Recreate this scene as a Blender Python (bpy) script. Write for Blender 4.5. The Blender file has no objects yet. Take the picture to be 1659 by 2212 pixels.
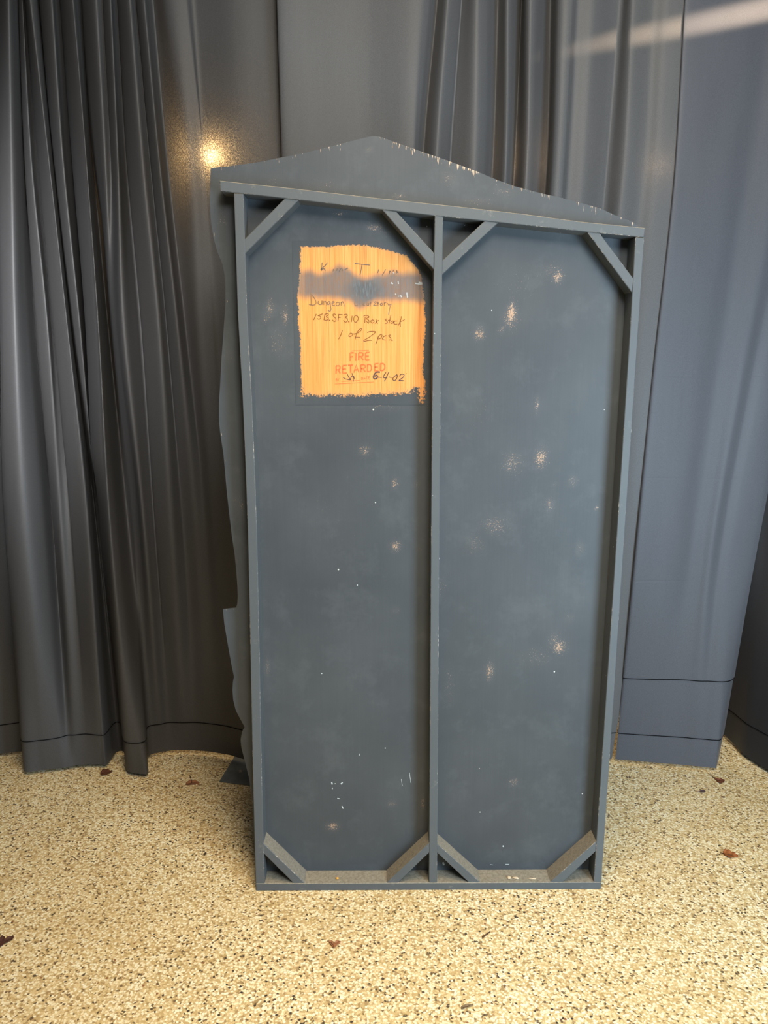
import bpy, bmesh, math, random
from mathutils import Vector, Matrix, noise as mnoise
random.seed(7)
scn = bpy.context.scene
COL = scn.collection

# ------------------------------------------------------------------ camera
W, H, F = 1659.0, 2212.0, 1661.0
CAM_H, PITCH = 1.75, math.radians(11.0)
cp, sp = math.cos(PITCH), math.sin(PITCH)
cam_d = bpy.data.cameras.new('camera')
cam = bpy.data.objects.new('camera', cam_d)
COL.objects.link(cam)
cam.location = (0, 0, CAM_H)
cam.rotation_euler = (math.pi/2 - PITCH, 0, 0)
cam_d.sensor_fit = 'VERTICAL'
cam_d.sensor_height = 24.0
cam_d.lens = 24.0 * F / H
cam_d.clip_start = 0.05
scn.camera = cam
O = Vector((0, 0, CAM_H))

def ray(px, py):
    u = (px - W/2)/F; v = (py - H/2)/F
    return Vector((u, cp - v*sp, -sp - v*cp))
def on_floor(px, py, z=0.0):
    d = ray(px, py); return O + d*((z - CAM_H)/d.z)
def on_y(px, py, Y):
    d = ray(px, py); return O + d*(Y/d.y)

# ------------------------------------------------------------------ object helpers
def tag(o, label=None, cat=None, group=None, kind=None):
    if label: o['label'] = label
    if cat: o['category'] = cat
    if group: o['group'] = group
    if kind: o['kind'] = kind
    return o
def empty(name, loc, rz=0.0):
    o = bpy.data.objects.new(name, None); COL.objects.link(o)
    o.location = loc; o.rotation_euler = (0, 0, rz); o.empty_display_size = 0.1
    return o
def mesh_obj(name, bm, mats, parent=None, smooth=False):
    me = bpy.data.meshes.new(name)
    bm.to_mesh(me); bm.free()
    for m in (mats if isinstance(mats, (list, tuple)) else [mats]):
        me.materials.append(m)
    if smooth:
        for p in me.polygons: p.use_smooth = True
    o = bpy.data.objects.new(name, me); COL.objects.link(o)
    if parent: o.parent = parent
    return o

# ------------------------------------------------------------------ material helpers
def new_mat(name):
    m = bpy.data.materials.new(name); m.use_nodes = True
    nt = m.node_tree; nt.nodes.clear()
    out = nt.nodes.new('ShaderNodeOutputMaterial')
    b = nt.nodes.new('ShaderNodeBsdfPrincipled')
    nt.links.new(b.outputs[0], out.inputs[0])
    return m, nt, b, out
class G:
    """tiny node graph helper"""
    def __init__(s, nt): s.nt = nt
    def n(s, t, **k):
        nd = s.nt.nodes.new(t)
        for a, v in k.items(): setattr(nd, a, v)
        return nd
    def l(s, a, b): s.nt.links.new(a, b)
    def put(s, sock, v):
        if isinstance(v, bpy.types.NodeSocket): s.l(v, sock)
        else: sock.default_value = v
    def obj(s): return s.n('ShaderNodeTexCoord').outputs['Object']
    def attr(s, nm): return s.n('ShaderNodeAttribute', attribute_name=nm).outputs['Fac']
    def scale(s, vec, xyz):
        m = s.n('ShaderNodeMapping'); s.l(vec, m.inputs[0]); m.inputs['Scale'].default_value = xyz
        return m.outputs[0]
    def noise(s, vec, sc, det=3, rough=.55):
        t = s.n('ShaderNodeTexNoise'); s.l(vec, t.inputs['Vector'])
        t.inputs['Scale'].default_value = sc; t.inputs['Detail'].default_value = det
        t.inputs['Roughness'].default_value = rough
        return t.outputs['Fac']
    def math(s, op, a, b=0.0, c=0.0, clamp=False):
        m = s.n('ShaderNodeMath', operation=op, use_clamp=clamp)
        s.put(m.inputs[0], a); s.put(m.inputs[1], b)
        if op in ('MULTIPLY_ADD',): s.put(m.inputs[2], c)
        return m.outputs[0]
    def rng(s, v, a, b, c=0.0, d=1.0, smooth=False):
        m = s.n('ShaderNodeMapRange'); m.interpolation_type = 'SMOOTHSTEP' if smooth else 'LINEAR'
        s.put(m.inputs[0], v)
        for i, x in enumerate((a, b, c, d)): s.put(m.inputs[1+i], x)
        return m.outputs[0]
    def mix(s, f, a, b, mode='MIX'):
        m = s.n('ShaderNodeMix', data_type='RGBA', blend_type=mode)
        s.put(m.inputs[0], f)
        s.put(m.inputs[6], a if isinstance(a, bpy.types.NodeSocket) else (*a, 1))
        s.put(m.inputs[7], b if isinstance(b, bpy.types.NodeSocket) else (*b, 1))
        return m.outputs[2]
    def ramp(s, f, stops, const=False):
        r = s.n('ShaderNodeValToRGB'); s.l(f, r.inputs[0]); cr = r.color_ramp
        if const: cr.interpolation = 'CONSTANT'
        while len(cr.elements) < len(stops): cr.elements.new(.5)
        for e, (p, c) in zip(cr.elements, stops): e.position = p; e.color = (*c, 1)
        return r.outputs[0]
    def bump(s, h, strength, dist=.002):
        b = s.n('ShaderNodeBump'); s.put(b.inputs['Height'], h)
        b.inputs['Strength'].default_value = strength; b.inputs['Distance'].default_value = dist
        return b.outputs[0]

PAINT = (.075, .105, .135)
WOOD_RAW = (.62, .40, .27)

def paint_color(g, vec):
    """dark blue grey scenic paint: vertical brush marks and chalky clouds"""
    brush = g.noise(g.scale(vec, (60, 60, 2.2)), 1.0, 4, .6)
    cloud = g.noise(vec, 2.6, 4, .6)
    c = g.mix(g.rng(cloud, .32, .7), (.055, .064, .072), (.075, .085, .093))
    c = g.mix(g.math('MULTIPLY', g.rng(brush, .3, .75), .25), c, (.048, .058, .067))
    return c, brush
def specks(g, vec, scale, r, keep, seed=0.0):
    v = g.n('ShaderNodeTexVoronoi'); g.l(vec, v.inputs['Vector']); v.inputs['Scale'].default_value = scale
    sep = g.n('ShaderNodeSeparateColor'); g.l(v.outputs['Color'], sep.inputs[0])
    near = g.rng(v.outputs['Distance'], r, r*.7)
    pick = g.math('GREATER_THAN', sep.outputs[0], keep)
    return g.math('MULTIPLY', near, pick)

def mat_panel():
    m, nt, b, out = new_mat('scenic_paint_panel'); g = G(nt)
    vec = g.obj()
    c, brush = paint_color(g, vec)
    fine = g.noise(vec, 260, 3, .7)
    streak = g.noise(g.scale(vec, (220, 220, 26)), 1.0, 2, .6)
    chalk = g.math('MULTIPLY', g.rng(g.noise(vec, 9, 5, .7), .52, .8), .2)
    c = g.mix(chalk, c, (.17, .19, .20))
    sc = g.attr('scuff')
    msk = g.rng(g.math('ADD', sc, g.math('MULTIPLY', g.math('SUBTRACT', fine, .5), 3.2)), .66, .95)
    msk = g.math('MULTIPLY', msk, g.rng(sc, .02, .15))
    c = g.mix(g.math('MULTIPLY', sc, .22, clamp=True), c, (.20, .19, .18))
    c = g.mix(g.math('MULTIPLY', msk, .85), c, (.50, .33, .22))
    wr = g.attr('wear')
    msk2 = g.rng(g.math('ADD', wr, g.math('MULTIPLY', g.math('SUBTRACT', streak, .5), 3.4)), .95, 1.15)
    msk2 = g.math('MULTIPLY', msk2, g.rng(wr, .02, .2))
    c = g.mix(msk2, c, (.62, .44, .29))
    c = g.mix(specks(g, vec, 17, .05, .86), c, (.62, .63, .6))
    g.l(c, b.inputs['Base Color'])
    b.inputs['Roughness'].default_value = .55
    b.inputs['Specular IOR Level'].default_value = .35
    g.l(g.bump(g.math('ADD', brush, g.math('MULTIPLY', fine, .3)), .25, .0012), b.inputs['Normal'])
    return m
def mat_bar(worn):
    m, nt, b, out = new_mat('scenic_paint_worn_edge' if worn else 'scenic_paint_timber'); g = G(nt)
    vec = g.obj()
    c, brush = paint_color(g, vec)
    c = g.mix(.30, c, (.17, .19, .20))
    fine = g.noise(vec, 120, 4, .7)
    rub = g.rng(g.noise(vec, 22, 5, .75), .60, .78)
    c = g.mix(g.math('MULTIPLY', rub, .5), c, (.26, .25, .23))
    if worn:
        msk = g.math('MULTIPLY', g.rng(g.noise(vec, 60, 4, .8), .50, .60), g.rng(g.noise(vec, 5.5, 2, .5), .47, .58))
        c = g.mix(g.math('MULTIPLY', msk, .8), c, (.52, .45, .37))
    # dust lying on everything that faces up
    geo = g.n('ShaderNodeNewGeometry'); sx = g.n('ShaderNodeSeparateXYZ'); g.l(geo.outputs['True Normal'], sx.inputs[0])
    up = g.rng(sx.outputs[2], .45, .75)
    low = g.rng(g.n_z(vec) if hasattr(g, 'n_z') else sx.outputs[2], -1, 1)
    dust = g.mix(g.rng(fine, .35, .7), (.21, .185, .135), (.33, .30, .235))
    c = g.mix(g.math('MULTIPLY', up, g.rng(fine, .1, .5, .75, 1.0)), c, dust)
    c = g.mix(specks(g, vec, 30, .07, .9), c, (.55, .54, .5))
    g.l(c, b.inputs['Base Color'])
    b.inputs['Roughness'].default_value = .55
    b.inputs['Specular IOR Level'].default_value = .3
    g.l(g.bump(g.math('ADD', brush, fine), .2, .001), b.inputs['Normal'])
    return m
def mat_patch():
    m, nt, b, out = new_mat('bare_plywood'); g = G(nt)
    vec = g.obj()
    grain = g.noise(g.scale(vec, (260, 40, 5.0)), 1.0, 4, .65)
    wide = g.noise(g.scale(vec, (34, 10, 1.6)), 1.0, 3, .55)
    c = g.ramp(grain, [(.28, (.52, .20, .045)), (.48, (.76, .335, .088)), (.70, (.86, .43, .14))])
    c = g.mix(g.math('MULTIPLY', g.rng(wide, .35, .7), .45), c, (.70, .27, .058))
    dark = g.rng(g.noise(g.scale(vec, (420, 40, 9)), 1.0, 2, .5), .66, .74)
    c = g.mix(g.math('MULTIPLY', dark, .45), c, (.36, .17, .05))
    fine = g.noise(vec, 330, 3, .7)
    over = g.attr('over')
    pores = g.noise(g.scale(vec, (420, 60, 30)), 1.0, 3, .7)
    of = g.math('MULTIPLY', over, g.rng(pores, .25, .7, .80, 1.25), clamp=True)
    oc = g.mix(g.rng(pores, .35, .65), (.055, .066, .078), (.15, .163, .175))
    c = g.mix(of, c, oc)
    pc, brush = paint_color(g, vec)
    e = g.attr('bare')
    rag = g.math('ADD', e, g.math('MULTIPLY', g.math('SUBTRACT', g.noise(vec, 190, 4, .7), .5), 1.6))
    msk = g.rng(rag, .42, .56)
    # ridge of dried paint and bare scratches near the border
    c = g.mix(g.math('MULTIPLY', g.rng(e, 1.0, .55), .35), c, (.48, .27, .13))
    c = g.mix(msk, pc, c)
    g.l(c, b.inputs['Base Color'])
    b.inputs['Roughness'].default_value = .5
    b.inputs['Specular IOR Level'].default_value = .3
    g.l(g.bump(grain, .12, .001), b.inputs['Normal'])
    return m
def mat_ink(name, col, fade, rough=.7):
    """ink soaking into wood; 'over' fades it under the sprayed paint"""
    m, nt, b, out = new_mat(name); g = G(nt)
    n = g.noise(g.scale(g.obj(), (300, 300, 40)), 1.0, 3, .7)
    g.l(g.mix(g.math('MULTIPLY', g.rng(n, .4, .75), fade), col, (.66, .30, .085)), b.inputs['Base Color'])
    b.inputs['Roughness'].default_value = rough
    b.inputs['Specular IOR Level'].default_value = .1
    return m
def mat_plain(name, col, rough=.6, spec=.3, var=.3, scale=40, metal=0.0, col2=None):
    m, nt, b, out = new_mat(name); g = G(nt)
    n = g.noise(g.obj(), scale, 4, .6)
    c2 = col2 or tuple(min(1, c*(1+var*1.6)) for c in col)
    g.l(g.mix(g.rng(n, .35, .68), tuple(c*(1-var) for c in col), c2), b.inputs['Base Color'])
    b.inputs['Roughness'].default_value = rough; b.inputs['Specular IOR Level'].default_value = spec
    b.inputs['Metallic'].default_value = metal
    g.l(g.bump(n, .15, .001), b.inputs['Normal'])
    return m
def mat_curtain(name, col, trans, rough=.5, spec=.35, sheen=.25, creases=()):
    m, nt, b, out = new_mat(name); g = G(nt)
    vec = g.obj()
    weave = g.noise(vec, 420, 2, .8)
    big = g.noise(g.scale(vec, (3.0, 3.0, .8)), 1.0, 4, .6)
    c = g.mix(g.rng(weave, .3, .7), tuple(x*.82 for x in col), tuple(x*1.2 for x in col))
    c = g.mix(g.math('MULTIPLY', g.rng(big, .45, .75), .3), c, tuple(x*1.5 for x in col))
    g.l(c, b.inputs['Base Color'])
    b.inputs['Roughness'].default_value = rough
    b.inputs['Specular IOR Level'].default_value = spec
    b.inputs['Sheen Weight'].default_value = sheen
    b.inputs['Sheen Roughness'].default_value = .4
    wr = g.noise(g.scale(vec, (14, 14, 1.6)), 1.0, 3, .55)
    if creases:
        sx = g.n('ShaderNodeSeparateXYZ'); g.l(vec, sx.inputs[0])
        zz = g.math('ADD', sx.outputs[2], g.math('MULTIPLY', g.noise(vec, 2.2, 2, .5), .03))
        part = g.rng(g.noise(g.scale(vec, (5, 5, 9)), 1.0, 2, .5), .38, .55)
        for z0 in creases:
            d = g.math('ABSOLUTE', g.math('SUBTRACT', zz, z0 + .015))
            wr = g.math('SUBTRACT', wr, g.math('MULTIPLY', g.math('MULTIPLY', g.rng(d, .006, 0.0), part), .35))
    g.l(g.bump(g.math('ADD', g.math('MULTIPLY', wr, .8), g.math('MULTIPLY', weave, .05)), .12, .012), b.inputs['Normal'])
    t = g.n('ShaderNodeBsdfTranslucent')
    hole = g.rng(g.noise(vec, 360, 2, .8), .46, .66)
    g.l(g.mix(hole, (.12, .09, .07), (1, .9, .75)), t.inputs[0])
    mx = g.n('ShaderNodeMixShader'); mx.inputs[0].default_value = trans
    g.l(b.outputs[0], mx.inputs[1]); g.l(t.outputs[0], mx.inputs[2]); g.l(mx.outputs[0], out.inputs[0])
    return m
def mat_floor():
    m, nt, b, out = new_mat('terrazzo'); g = G(nt)
    vec = g.obj()
    wob = g.n('ShaderNodeTexNoise'); g.l(vec, wob.inputs['Vector']); wob.inputs['Scale'].default_value = 90
    wv = g.n('ShaderNodeVectorMath', operation='SCALE'); g.l(wob.outputs['Color'], wv.inputs[0]); wv.inputs['Scale'].default_value = .006
    add = g.n('ShaderNodeVectorMath', operation='ADD'); g.l(vec, add.inputs[0]); g.l(wv.outputs[0], add.inputs[1])
    def vor(scale):
        v = g.n('ShaderNodeTexVoronoi'); g.l(add.outputs[0], v.inputs['Vector']); v.inputs['Scale'].default_value = scale
        v.inputs['Randomness'].default_value = 1.0
        s = g.n('ShaderNodeSeparateColor'); g.l(v.outputs['Color'], s.inputs[0])
        return s.outputs[0], s.outputs[1], v.outputs['Distance']
    a, a2, ad = vor(155); k, k2, kd = vor(105); q, q2, qd = vor(250)
    c = g.ramp(a, [(0, (.80, .63, .34)), (.20, (.96, .83, .53)), (.42, (.60, .43, .20)), (.58, (.75, .57, .29)),
                   (.70, (1.0, .92, .66)), (.86, (.40, .27, .125)), (.935, (.15, .10, .06)), (.968, (.040, .032, .03))], True)
    c2 = g.ramp(q, [(0, (.82, .66, .37)), (.35, (.54, .39, .18)), (.53, (.98, .86, .58)), (.80, (.32, .22, .11)), (.90, (.06, .045, .035))], True)
    c = g.mix(g.math('MULTIPLY', g.rng(ad, .45, .75), .6), c, (.46, .31, .11))
    dk = g.math('MULTIPLY', g.math('GREATER_THAN', k, .958), g.rng(kd, .45, .35))
    c = g.mix(dk, c, g.ramp(k2, [(0, (.04, .03, .03)), (.5, (.13, .07, .035)), (.8, (.26, .10, .04))], True))
    big = g.noise(vec, 1.7, 4, .6)
    c = g.mix(g.math('MULTIPLY', g.rng(big, .42, .72), .32), c, (0.520, 0.342, 0.126))
    g.l(c, b.inputs['Base Color'])
    g.l(g.rng(g.noise(vec, 6, 4, .6), .3, .7, .30, .46), b.inputs['Roughness'])
    b.inputs['Specular IOR Level'].default_value = .45
    return m

M_PANEL, M_BAR, M_EDGE, M_PATCH = mat_panel(), mat_bar(False), mat_bar(True), mat_patch()
M_INK = mat_ink('brown_marker_ink', (.20, .085, .03), .35)
M_INK_GREY = mat_ink('grey_marker_ink', (.16, .125, .10), .35)
M_INK_DATE = mat_ink('dark_marker_ink', (.075, .055, .06), .15)
M_INK_FAINT = mat_ink('painted_over_ink', (.12, .11, .105), .12)
M_STAMP = mat_ink('red_stamp_ink', (.74, .15, .05), .6)
M_CURT_L = mat_curtain('black_satin_drape', (.056, .056, .058), .018, .56, .5, .0)
M_CURT_M = mat_curtain('charcoal_satin_drape', (.090, .092, .097), .012, .52, .4, .08)
M_CURT_R = mat_curtain('slate_satin_drape', (.080, .085, .101), .006, .52, .4, .08, [on_y(1500, y, 3.095).z for y in (822, 1045, 1265)])
M_CURT_D = mat_curtain('shade_darkened_drape', (.020, .020, .022), .004, .55, .3, .1)  # far-right drape: its shade is put into this darker base colour
M_SEAM = mat_plain('seam_shadow_black', (.006, .006, .007), .9, .05, .3, 200)  # black strip deepens the shadow line along each hem seam
M_FLOOR = mat_floor()
M_STEEL = mat_plain('grey_painted_steel', (.15, .165, .165), .45, .4, .12, 30)
M_BOLT = mat_plain('bare_bolt_metal', (.42, .36, .28), .4, .5, .2, 60)

# ------------------------------------------------------------------ floor
bm = bmesh.new()
vs = [bm.verts.new(p) for p in ((-7, -4, 0), (7, -4, 0), (7, 9, 0), (-7, 9, 0))]
bm.faces.new(vs)
tag(mesh_obj('floor', bm, M_FLOOR), kind='structure')

# ------------------------------------------------------------------ the scenery flat
PL, PR = on_floor(553, 1924.3), on_floor(1298, 1920.8)
ex = (PR - PL); YAW = math.atan2(ex.y, ex.x); ex.normalize()
ey = Vector((-ex.y, ex.x, 0))
BASE = (PL + PR)/2
flat = empty('scenery_flat', BASE, YAW)
tag(flat, 'tall blue-grey wooden scenery flat with braced back, peaked top and bare plywood patch',
    'scenery flat')
T = 0.066                                    # depth of the framing timber
def loc(px, py, dep):
    """photo pixel -> flat's own (x, z) on the plane `dep` behind the face of its frame"""
    d = ray(px, py); o = O - BASE
    k = (dep - o.dot(ey))/d.dot(ey)
    p = o + d*k
    return p.dot(ex), p.z
def bar(name, px, dep=0.0, back=T, floor=False):
    pts = [loc(x, y, dep) for x, y in px]
    if floor: pts = [(x, max(z, 0.0005) if z > .012 else 0.0005) for x, z in pts]
    bm = bmesh.new()
    fv = [bm.verts.new((x, dep, z)) for x, z in pts]
    bv = [bm.verts.new((x, back, z)) for x, z in pts]
    n = len(pts)
    bm.faces.new(fv); bm.faces.new(list(reversed(bv)))
    for i in range(n):
        j = (i+1) % n
        bm.faces.new((fv[j], fv[i], bv[i], bv[j]))
    bmesh.ops.recalc_face_normals(bm, faces=bm.faces[:])
    edges = [e for e in bm.edges if len(e.link_faces) == 2 and e.calc_face_angle() > .6
             and not (e.verts[0].co.y > back-1e-4 and e.verts[1].co.y > back-1e-4)]
    r = bmesh.ops.bevel(bm, geom=edges, offset=.0016, segments=1, affect='EDGES', profile=.5)
    for f in r['faces']: f.material_index = 1
    bmesh.ops.recalc_face_normals(bm, faces=bm.faces[:])
    return mesh_obj(name, bm, [M_BAR, M_EDGE], flat)

lo = [(505, 417.5), (513, 670), (523.4, 856), (529.8, 1003), (535, 1150), (538.4, 1295), (543, 1525), (546, 1672), (549, 1790), (552.5, 1908.5)]
def lw(y): return 20.6 - (y-417)/1490*1.4
bar('stile', lo + [(x + lw(y), y + .4) for x, y in reversed(lo)])
bar('stile', [(939.2, 465.4), (936.4, 620), (934, 810), (931.4, 1100), (929, 1500), (926.6, 1906.8),
              (944.1, 1906.8), (946.8, 1500), (949.6, 1100), (952.4, 810), (954.8, 620), (957.3, 466.8)])
bar('stile', [(1372.6, 512), (1362, 700), (1336, 1102), (1309, 1510), (1282.6, 1905.5), (1299.2, 1905.5), (1392, 513.5)])
bar('top_rail', [(474, 390), (551, 398.2), (625.6, 406), (811, 427.4), (980, 445), (1132, 462.3), (1258, 479.2), (1394, 492.3),
                 (1391, 512.6), (1264.7, 500.2), (1100, 482.6), (937, 465.6), (824.6, 452.2), (615.7, 428.4), (476.4, 412.6)], -.002)
bar('bottom_rail', [(552.6, 1908.7), (926, 1907.0), (1299, 1905.6), (1298, 1920.8), (553, 1924.3)], -.0006, floor=True)
for q in ([(528, 517), (528, 549), (645, 432), (615.5, 428.2)],
          [(825, 452.4), (855, 456.2), (937.8, 546.8), (936.8, 582)],
          [(955, 563.6), (954.3, 594), (1077, 480.3), (1047, 477)],
          [(1268, 500.4), (1295, 503.2), (1369, 602.5), (1365, 632)]):
    bar('corner_brace', q, .0012)
for q in ([(566.5, 1819.5), (566.5, 1840.8), (636, 1910), (661, 1910)],
          [(928, 1820), (928, 1841), (858, 1908.5), (833, 1908.5)],
          [(943.5, 1821.5), (943.5, 1841.5), (1014, 1908), (1040, 1908)],
          [(1288.5, 1817), (1286.5, 1839.5), (1215, 1906.8), (1187, 1906.8)]):
    bar('corner_brace', q, .0012)

# plywood face of the flat, seen from behind --------------------------------------------
top_px = [(456.5, 362.8), (496, 359), (529.5, 354.5), (562.6, 349.6), (609, 340), (645.5, 333), (688.6, 323), (728.4, 313), (774.8, 300.5),
          (798, 295.2), (809.6, 293.9), (821, 295.9), (861, 309.8), (910.8, 327.6), (960.5, 344.6), (1032.6, 371.3), (1072, 387.9),
          (1112, 402.4), (1165, 416.5), (1215, 428), (1264.7, 441), (1298, 451), (1331, 465.8), (1357.6, 475.7), (1371, 482.4), (1378.5, 490.6)]
left_px = [(455, 366), (453.8, 402.6), (453, 435.8), (454, 455.7), (455.9, 482), (461.5, 515), (469.8, 545), (479.7, 568), (484.7, 591.6),
           (487, 621.5), (487, 655), (485, 685), (481.4, 735), (478.4, 776), (475.5, 832), (473, 870), (473, 905.7), (475.5, 935), (482.8, 982),
           (488.7, 1049.6), (493, 1091), (500.5, 1155), (507, 1199.5), (510.7, 1237.7), (512.8, 1267), (513.6, 1290), (512.4, 1306), (509.3, 1313.5),
           (481.4, 1316.4), (484.3, 1345.8), (491.7, 1390), (499, 1431), (505.5, 1462), (503.4, 1472), (502.2, 1490), (504, 1513),
           (509.3, 1534), (518, 1551.5), (525.4, 1564.8), (528.7, 1570.6), (522.5, 1581), (519.8, 1598.6), (521.6, 1616), (526.9, 1636.8),
           (532.8, 1660), (538.6, 1683.8), (543, 1716), (546, 1760), (549, 1833.6), (552.5, 1888)]
top_l = [loc(x, y, T) for x, y in top_px]
left_l = [loc(x, y, T) for x, y in left_px]
rx = loc(1392, 513.5, 0)[0] - .004; rxb = loc(1299, 1905.5, 0)[0] - .004
outline = top_l + [(rx, loc(1392, 500, 0)[1]), (rxb, .001), (left_l[-1][0], .001)] + list(reversed(left_l))

def seg_dist(p, a, b):
    ax, az = a; bx, bz = b; dx, dz = bx-ax, bz-az
    l2 = dx*dx+dz*dz
    t = 0 if l2 == 0 else max(0, min(1, ((p[0]-ax)*dx+(p[1]-az)*dz)/l2))
    return math.hypot(p[0]-ax-t*dx, p[1]-az-t*dz), t
def sheet(pts, y, cell):
    bm = bmesh.new()
    bm.faces.new([bm.verts.new((x, y, z)) for x, z in pts])
    xs = [p[0] for p in pts]; zs = [p[1] for p in pts]
    for ax, lo_, hi in ((0, min(xs), max(xs)), (2, min(zs), max(zs))):
        k = lo_ + cell
        while k < hi - cell*.3:
            co = Vector((0, 0, 0)); co[ax] = k
            no = Vector((0, 0, 0)); no[ax] = 1
            bmesh.ops.bisect_plane(bm, geom=bm.verts[:]+bm.edges[:]+bm.faces[:], dist=1e-6, plane_co=co, plane_no=no)
            k += cell
    bmesh.ops.recalc_face_normals(bm, faces=bm.faces[:])
    f = bm.faces[:][0] if False else next(iter(bm.faces))
    if f.normal.y > 0: bmesh.ops.reverse_faces(bm, faces=bm.faces[:])
    return bm
def set_attr(o, name, fn):
    a = o.data.attributes.new(name, 'FLOAT', 'POINT')
    a.data.foreach_set('value', [fn(v.co.x, v.co.z) for v in o.data.vertices])

# scuffs rubbed through the paint: photo x, y, radius x, radius y, strength
SC = [(1205, 598, 12, 14, 1.0), (1192, 585, 26, 18, .45), (1105, 676, 10, 22, 1.25), (1102, 690, 20, 24, .6), (1036, 722, 12, 14, .9),
      (1085, 712, 10, 9, .6), (1160, 875, 7, 22, .6), (1108, 1000, 26, 26, .55), (1168, 990, 16, 24, .85), (1176, 978, 9, 10, .6),
      (788, 973, 14, 13, .65), (853, 1044, 8, 12, .85), (899, 1046, 5, 10, .7), (855, 1180, 11, 12, .95), (906, 1185, 4, 14, .8), (854, 1318, 9, 7, .55),
      (1237, 1040, 10, 12, .6), (1187, 1090, 11, 16, .62), (1198, 1048, 6, 6, .5), (1290, 1097, 5, 6, .7), (1070, 1135, 34, 26, .5),
      (1025, 1175, 22, 22, .42), (1253, 1185, 10, 14, .45), (1208, 1398, 16, 16, .95), (1198, 1385, 14, 20, .6), (1160, 1420, 44, 26, .33),
      (1058, 1450, 9, 24, .85), (1230, 1335, 10, 10, .4), (1110, 1690, 9, 9, .8), (719, 1785, 14, 10, .95), (846, 1737, 10, 8, .6), (912, 1735, 4, 18, .7),
      (615, 682, 7, 26, .85), (583, 665, 9, 24, .65), (572, 690, 9, 12, .45), (600, 740, 26, 34, .35), (735, 461, 16, 4, .75), (812, 492, 16, 9, .75), (798, 489, 6, 7, .8), (835, 505, 16, 8, .5),
      (552, 440, 5, 22, .5), (625, 765, 20, 14, .3), (700, 400, 40, 16, .3), (968, 385, 18, 14, .42), (1090, 415, 26, 10, .42), (1030, 435, 40, 9, .4), (860, 425, 12, 5, .6), (796, 324, 8, 4, .5),
      (590, 390, 20, 14, .3), (480, 470, 14, 26, .35), (497, 770, 14, 16, .3), (510, 1014, 7, 7, .45), (509, 1080, 9, 16, .35), (521, 1095, 6, 24, .6),
      (820, 875, 60, 12, .42), (690, 868, 30, 8, .5), (960, 460, 4, 10, .6), (965, 600, 5, 30, .35), (955, 1270, 7, 40, .4), (970, 1480, 16, 60, .28), (578, 1440, 3, 26, .55),
      (870, 690, 16, 40, .3), (1130, 620, 60, 60, .18), (1040, 900, 60, 80, .15), (720, 1100, 80, 100, .12)]
SCL = []
for x, y, a, b_, s in SC:
    cx, cz = loc(x, y, T); k = abs(loc(x+1, y, T)[0]-cx)
    SCL.append((cx, cz, a*k, b_*k, s))
def scuff(x, z):
    v = 0.0
    for cx, cz, a, b_, s in SCL:
        dx = (x-cx)/a; dz = (z-cz)/b_
        r = dx*dx+dz*dz
        if r < 4: v = max(v, s*math.exp(-r*1.1))
    return v
def wear(x, z):
    best = 9
    for i in range(len(top_l)-1):
        d, t = seg_dist((x, z), top_l[i], top_l[i+1])
        if d < best: best, bi = d, i+t
    px_ = top_px[int(min(bi, len(top_px)-1))][0]
    amt = .95 if 815 < px_ < 985 else (.62 if px_ > 1090 else .55)
    v = amt*max(0, 1-best/.026) if best < .03 else 0.0
    bl = min(seg_dist((x, z), left_l[i], left_l[i+1])[0] for i in range(len(left_l)-1)) if x < -.45 else 9
    if bl < .012: v = max(v, .42*(1-bl/.012))
    return v
bm = sheet(outline, T, .0125)
panel = mesh_obj('plywood_panel', bm, M_PANEL, flat)
set_attr(panel, 'scuff', scuff); set_attr(panel, 'wear', wear)
md = panel.modifiers.new('thickness', 'SOLIDIFY'); md.thickness = .006; md.offset = -1

# bare patch of plywood --------------------------------------------------------------------
def c3(pts): return [(620+x/5.027, 510+y/5.027) for x, y in pts]
patch_px = c3([(146, 118), (300, 116), (440, 122), (540, 108), (700, 98), (840, 102), (980, 128), (1100, 158), (1230, 190), (1300, 218), (1345, 268),
               (1390, 330), (1430, 362), (1452, 420), (1466, 500), (1470, 560), (1488, 640), (1495, 760), (1492, 860), (1508, 900), (1500, 1000), (1494, 1100),
               (1484, 1200), (1488, 1330), (1470, 1430), (1476, 1500), (1500, 1580), (1496, 1680), (1476, 1790), (1446, 1780), (1442, 1700), (1430, 1652), (1385, 1640),
               (1355, 1690), (1250, 1700), (1100, 1718), (950, 1712), (800, 1730), (620, 1730), (480, 1716), (350, 1734), (240, 1716), (170, 1728), (158, 1600),
               (150, 1400), (146, 1240), (140, 1050), (120, 960), (128, 800), (112, 680), (124, 560), (138, 420), (148, 280)])
pl_ = [loc(x, y, T) for x, y in patch_px]
big = []
cxm = sum(p[0] for p in pl_)/len(pl_); czm = sum(p[1] for p in pl_)/len(pl_)
def inside(p, poly):
    r = False; j = len(poly)-1
    for i in range(len(poly)):
        xi, zi = poly[i]; xj, zj = poly[j]
        if (zi > p[1]) != (zj > p[1]) and p[0] < (xj-xi)*(p[1]-zi)/(zj-zi)+xi: r = not r
        j = i
    return r
mrg = .012
x0, x1 = min(p[0] for p in pl_)-mrg, max(p[0] for p in pl_)+mrg*.35
z0, z1 = min(p[1] for p in pl_)-mrg, max(p[1] for p in pl_)+mrg
x1 = min(x1, loc(926, 850, T)[0])
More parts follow.
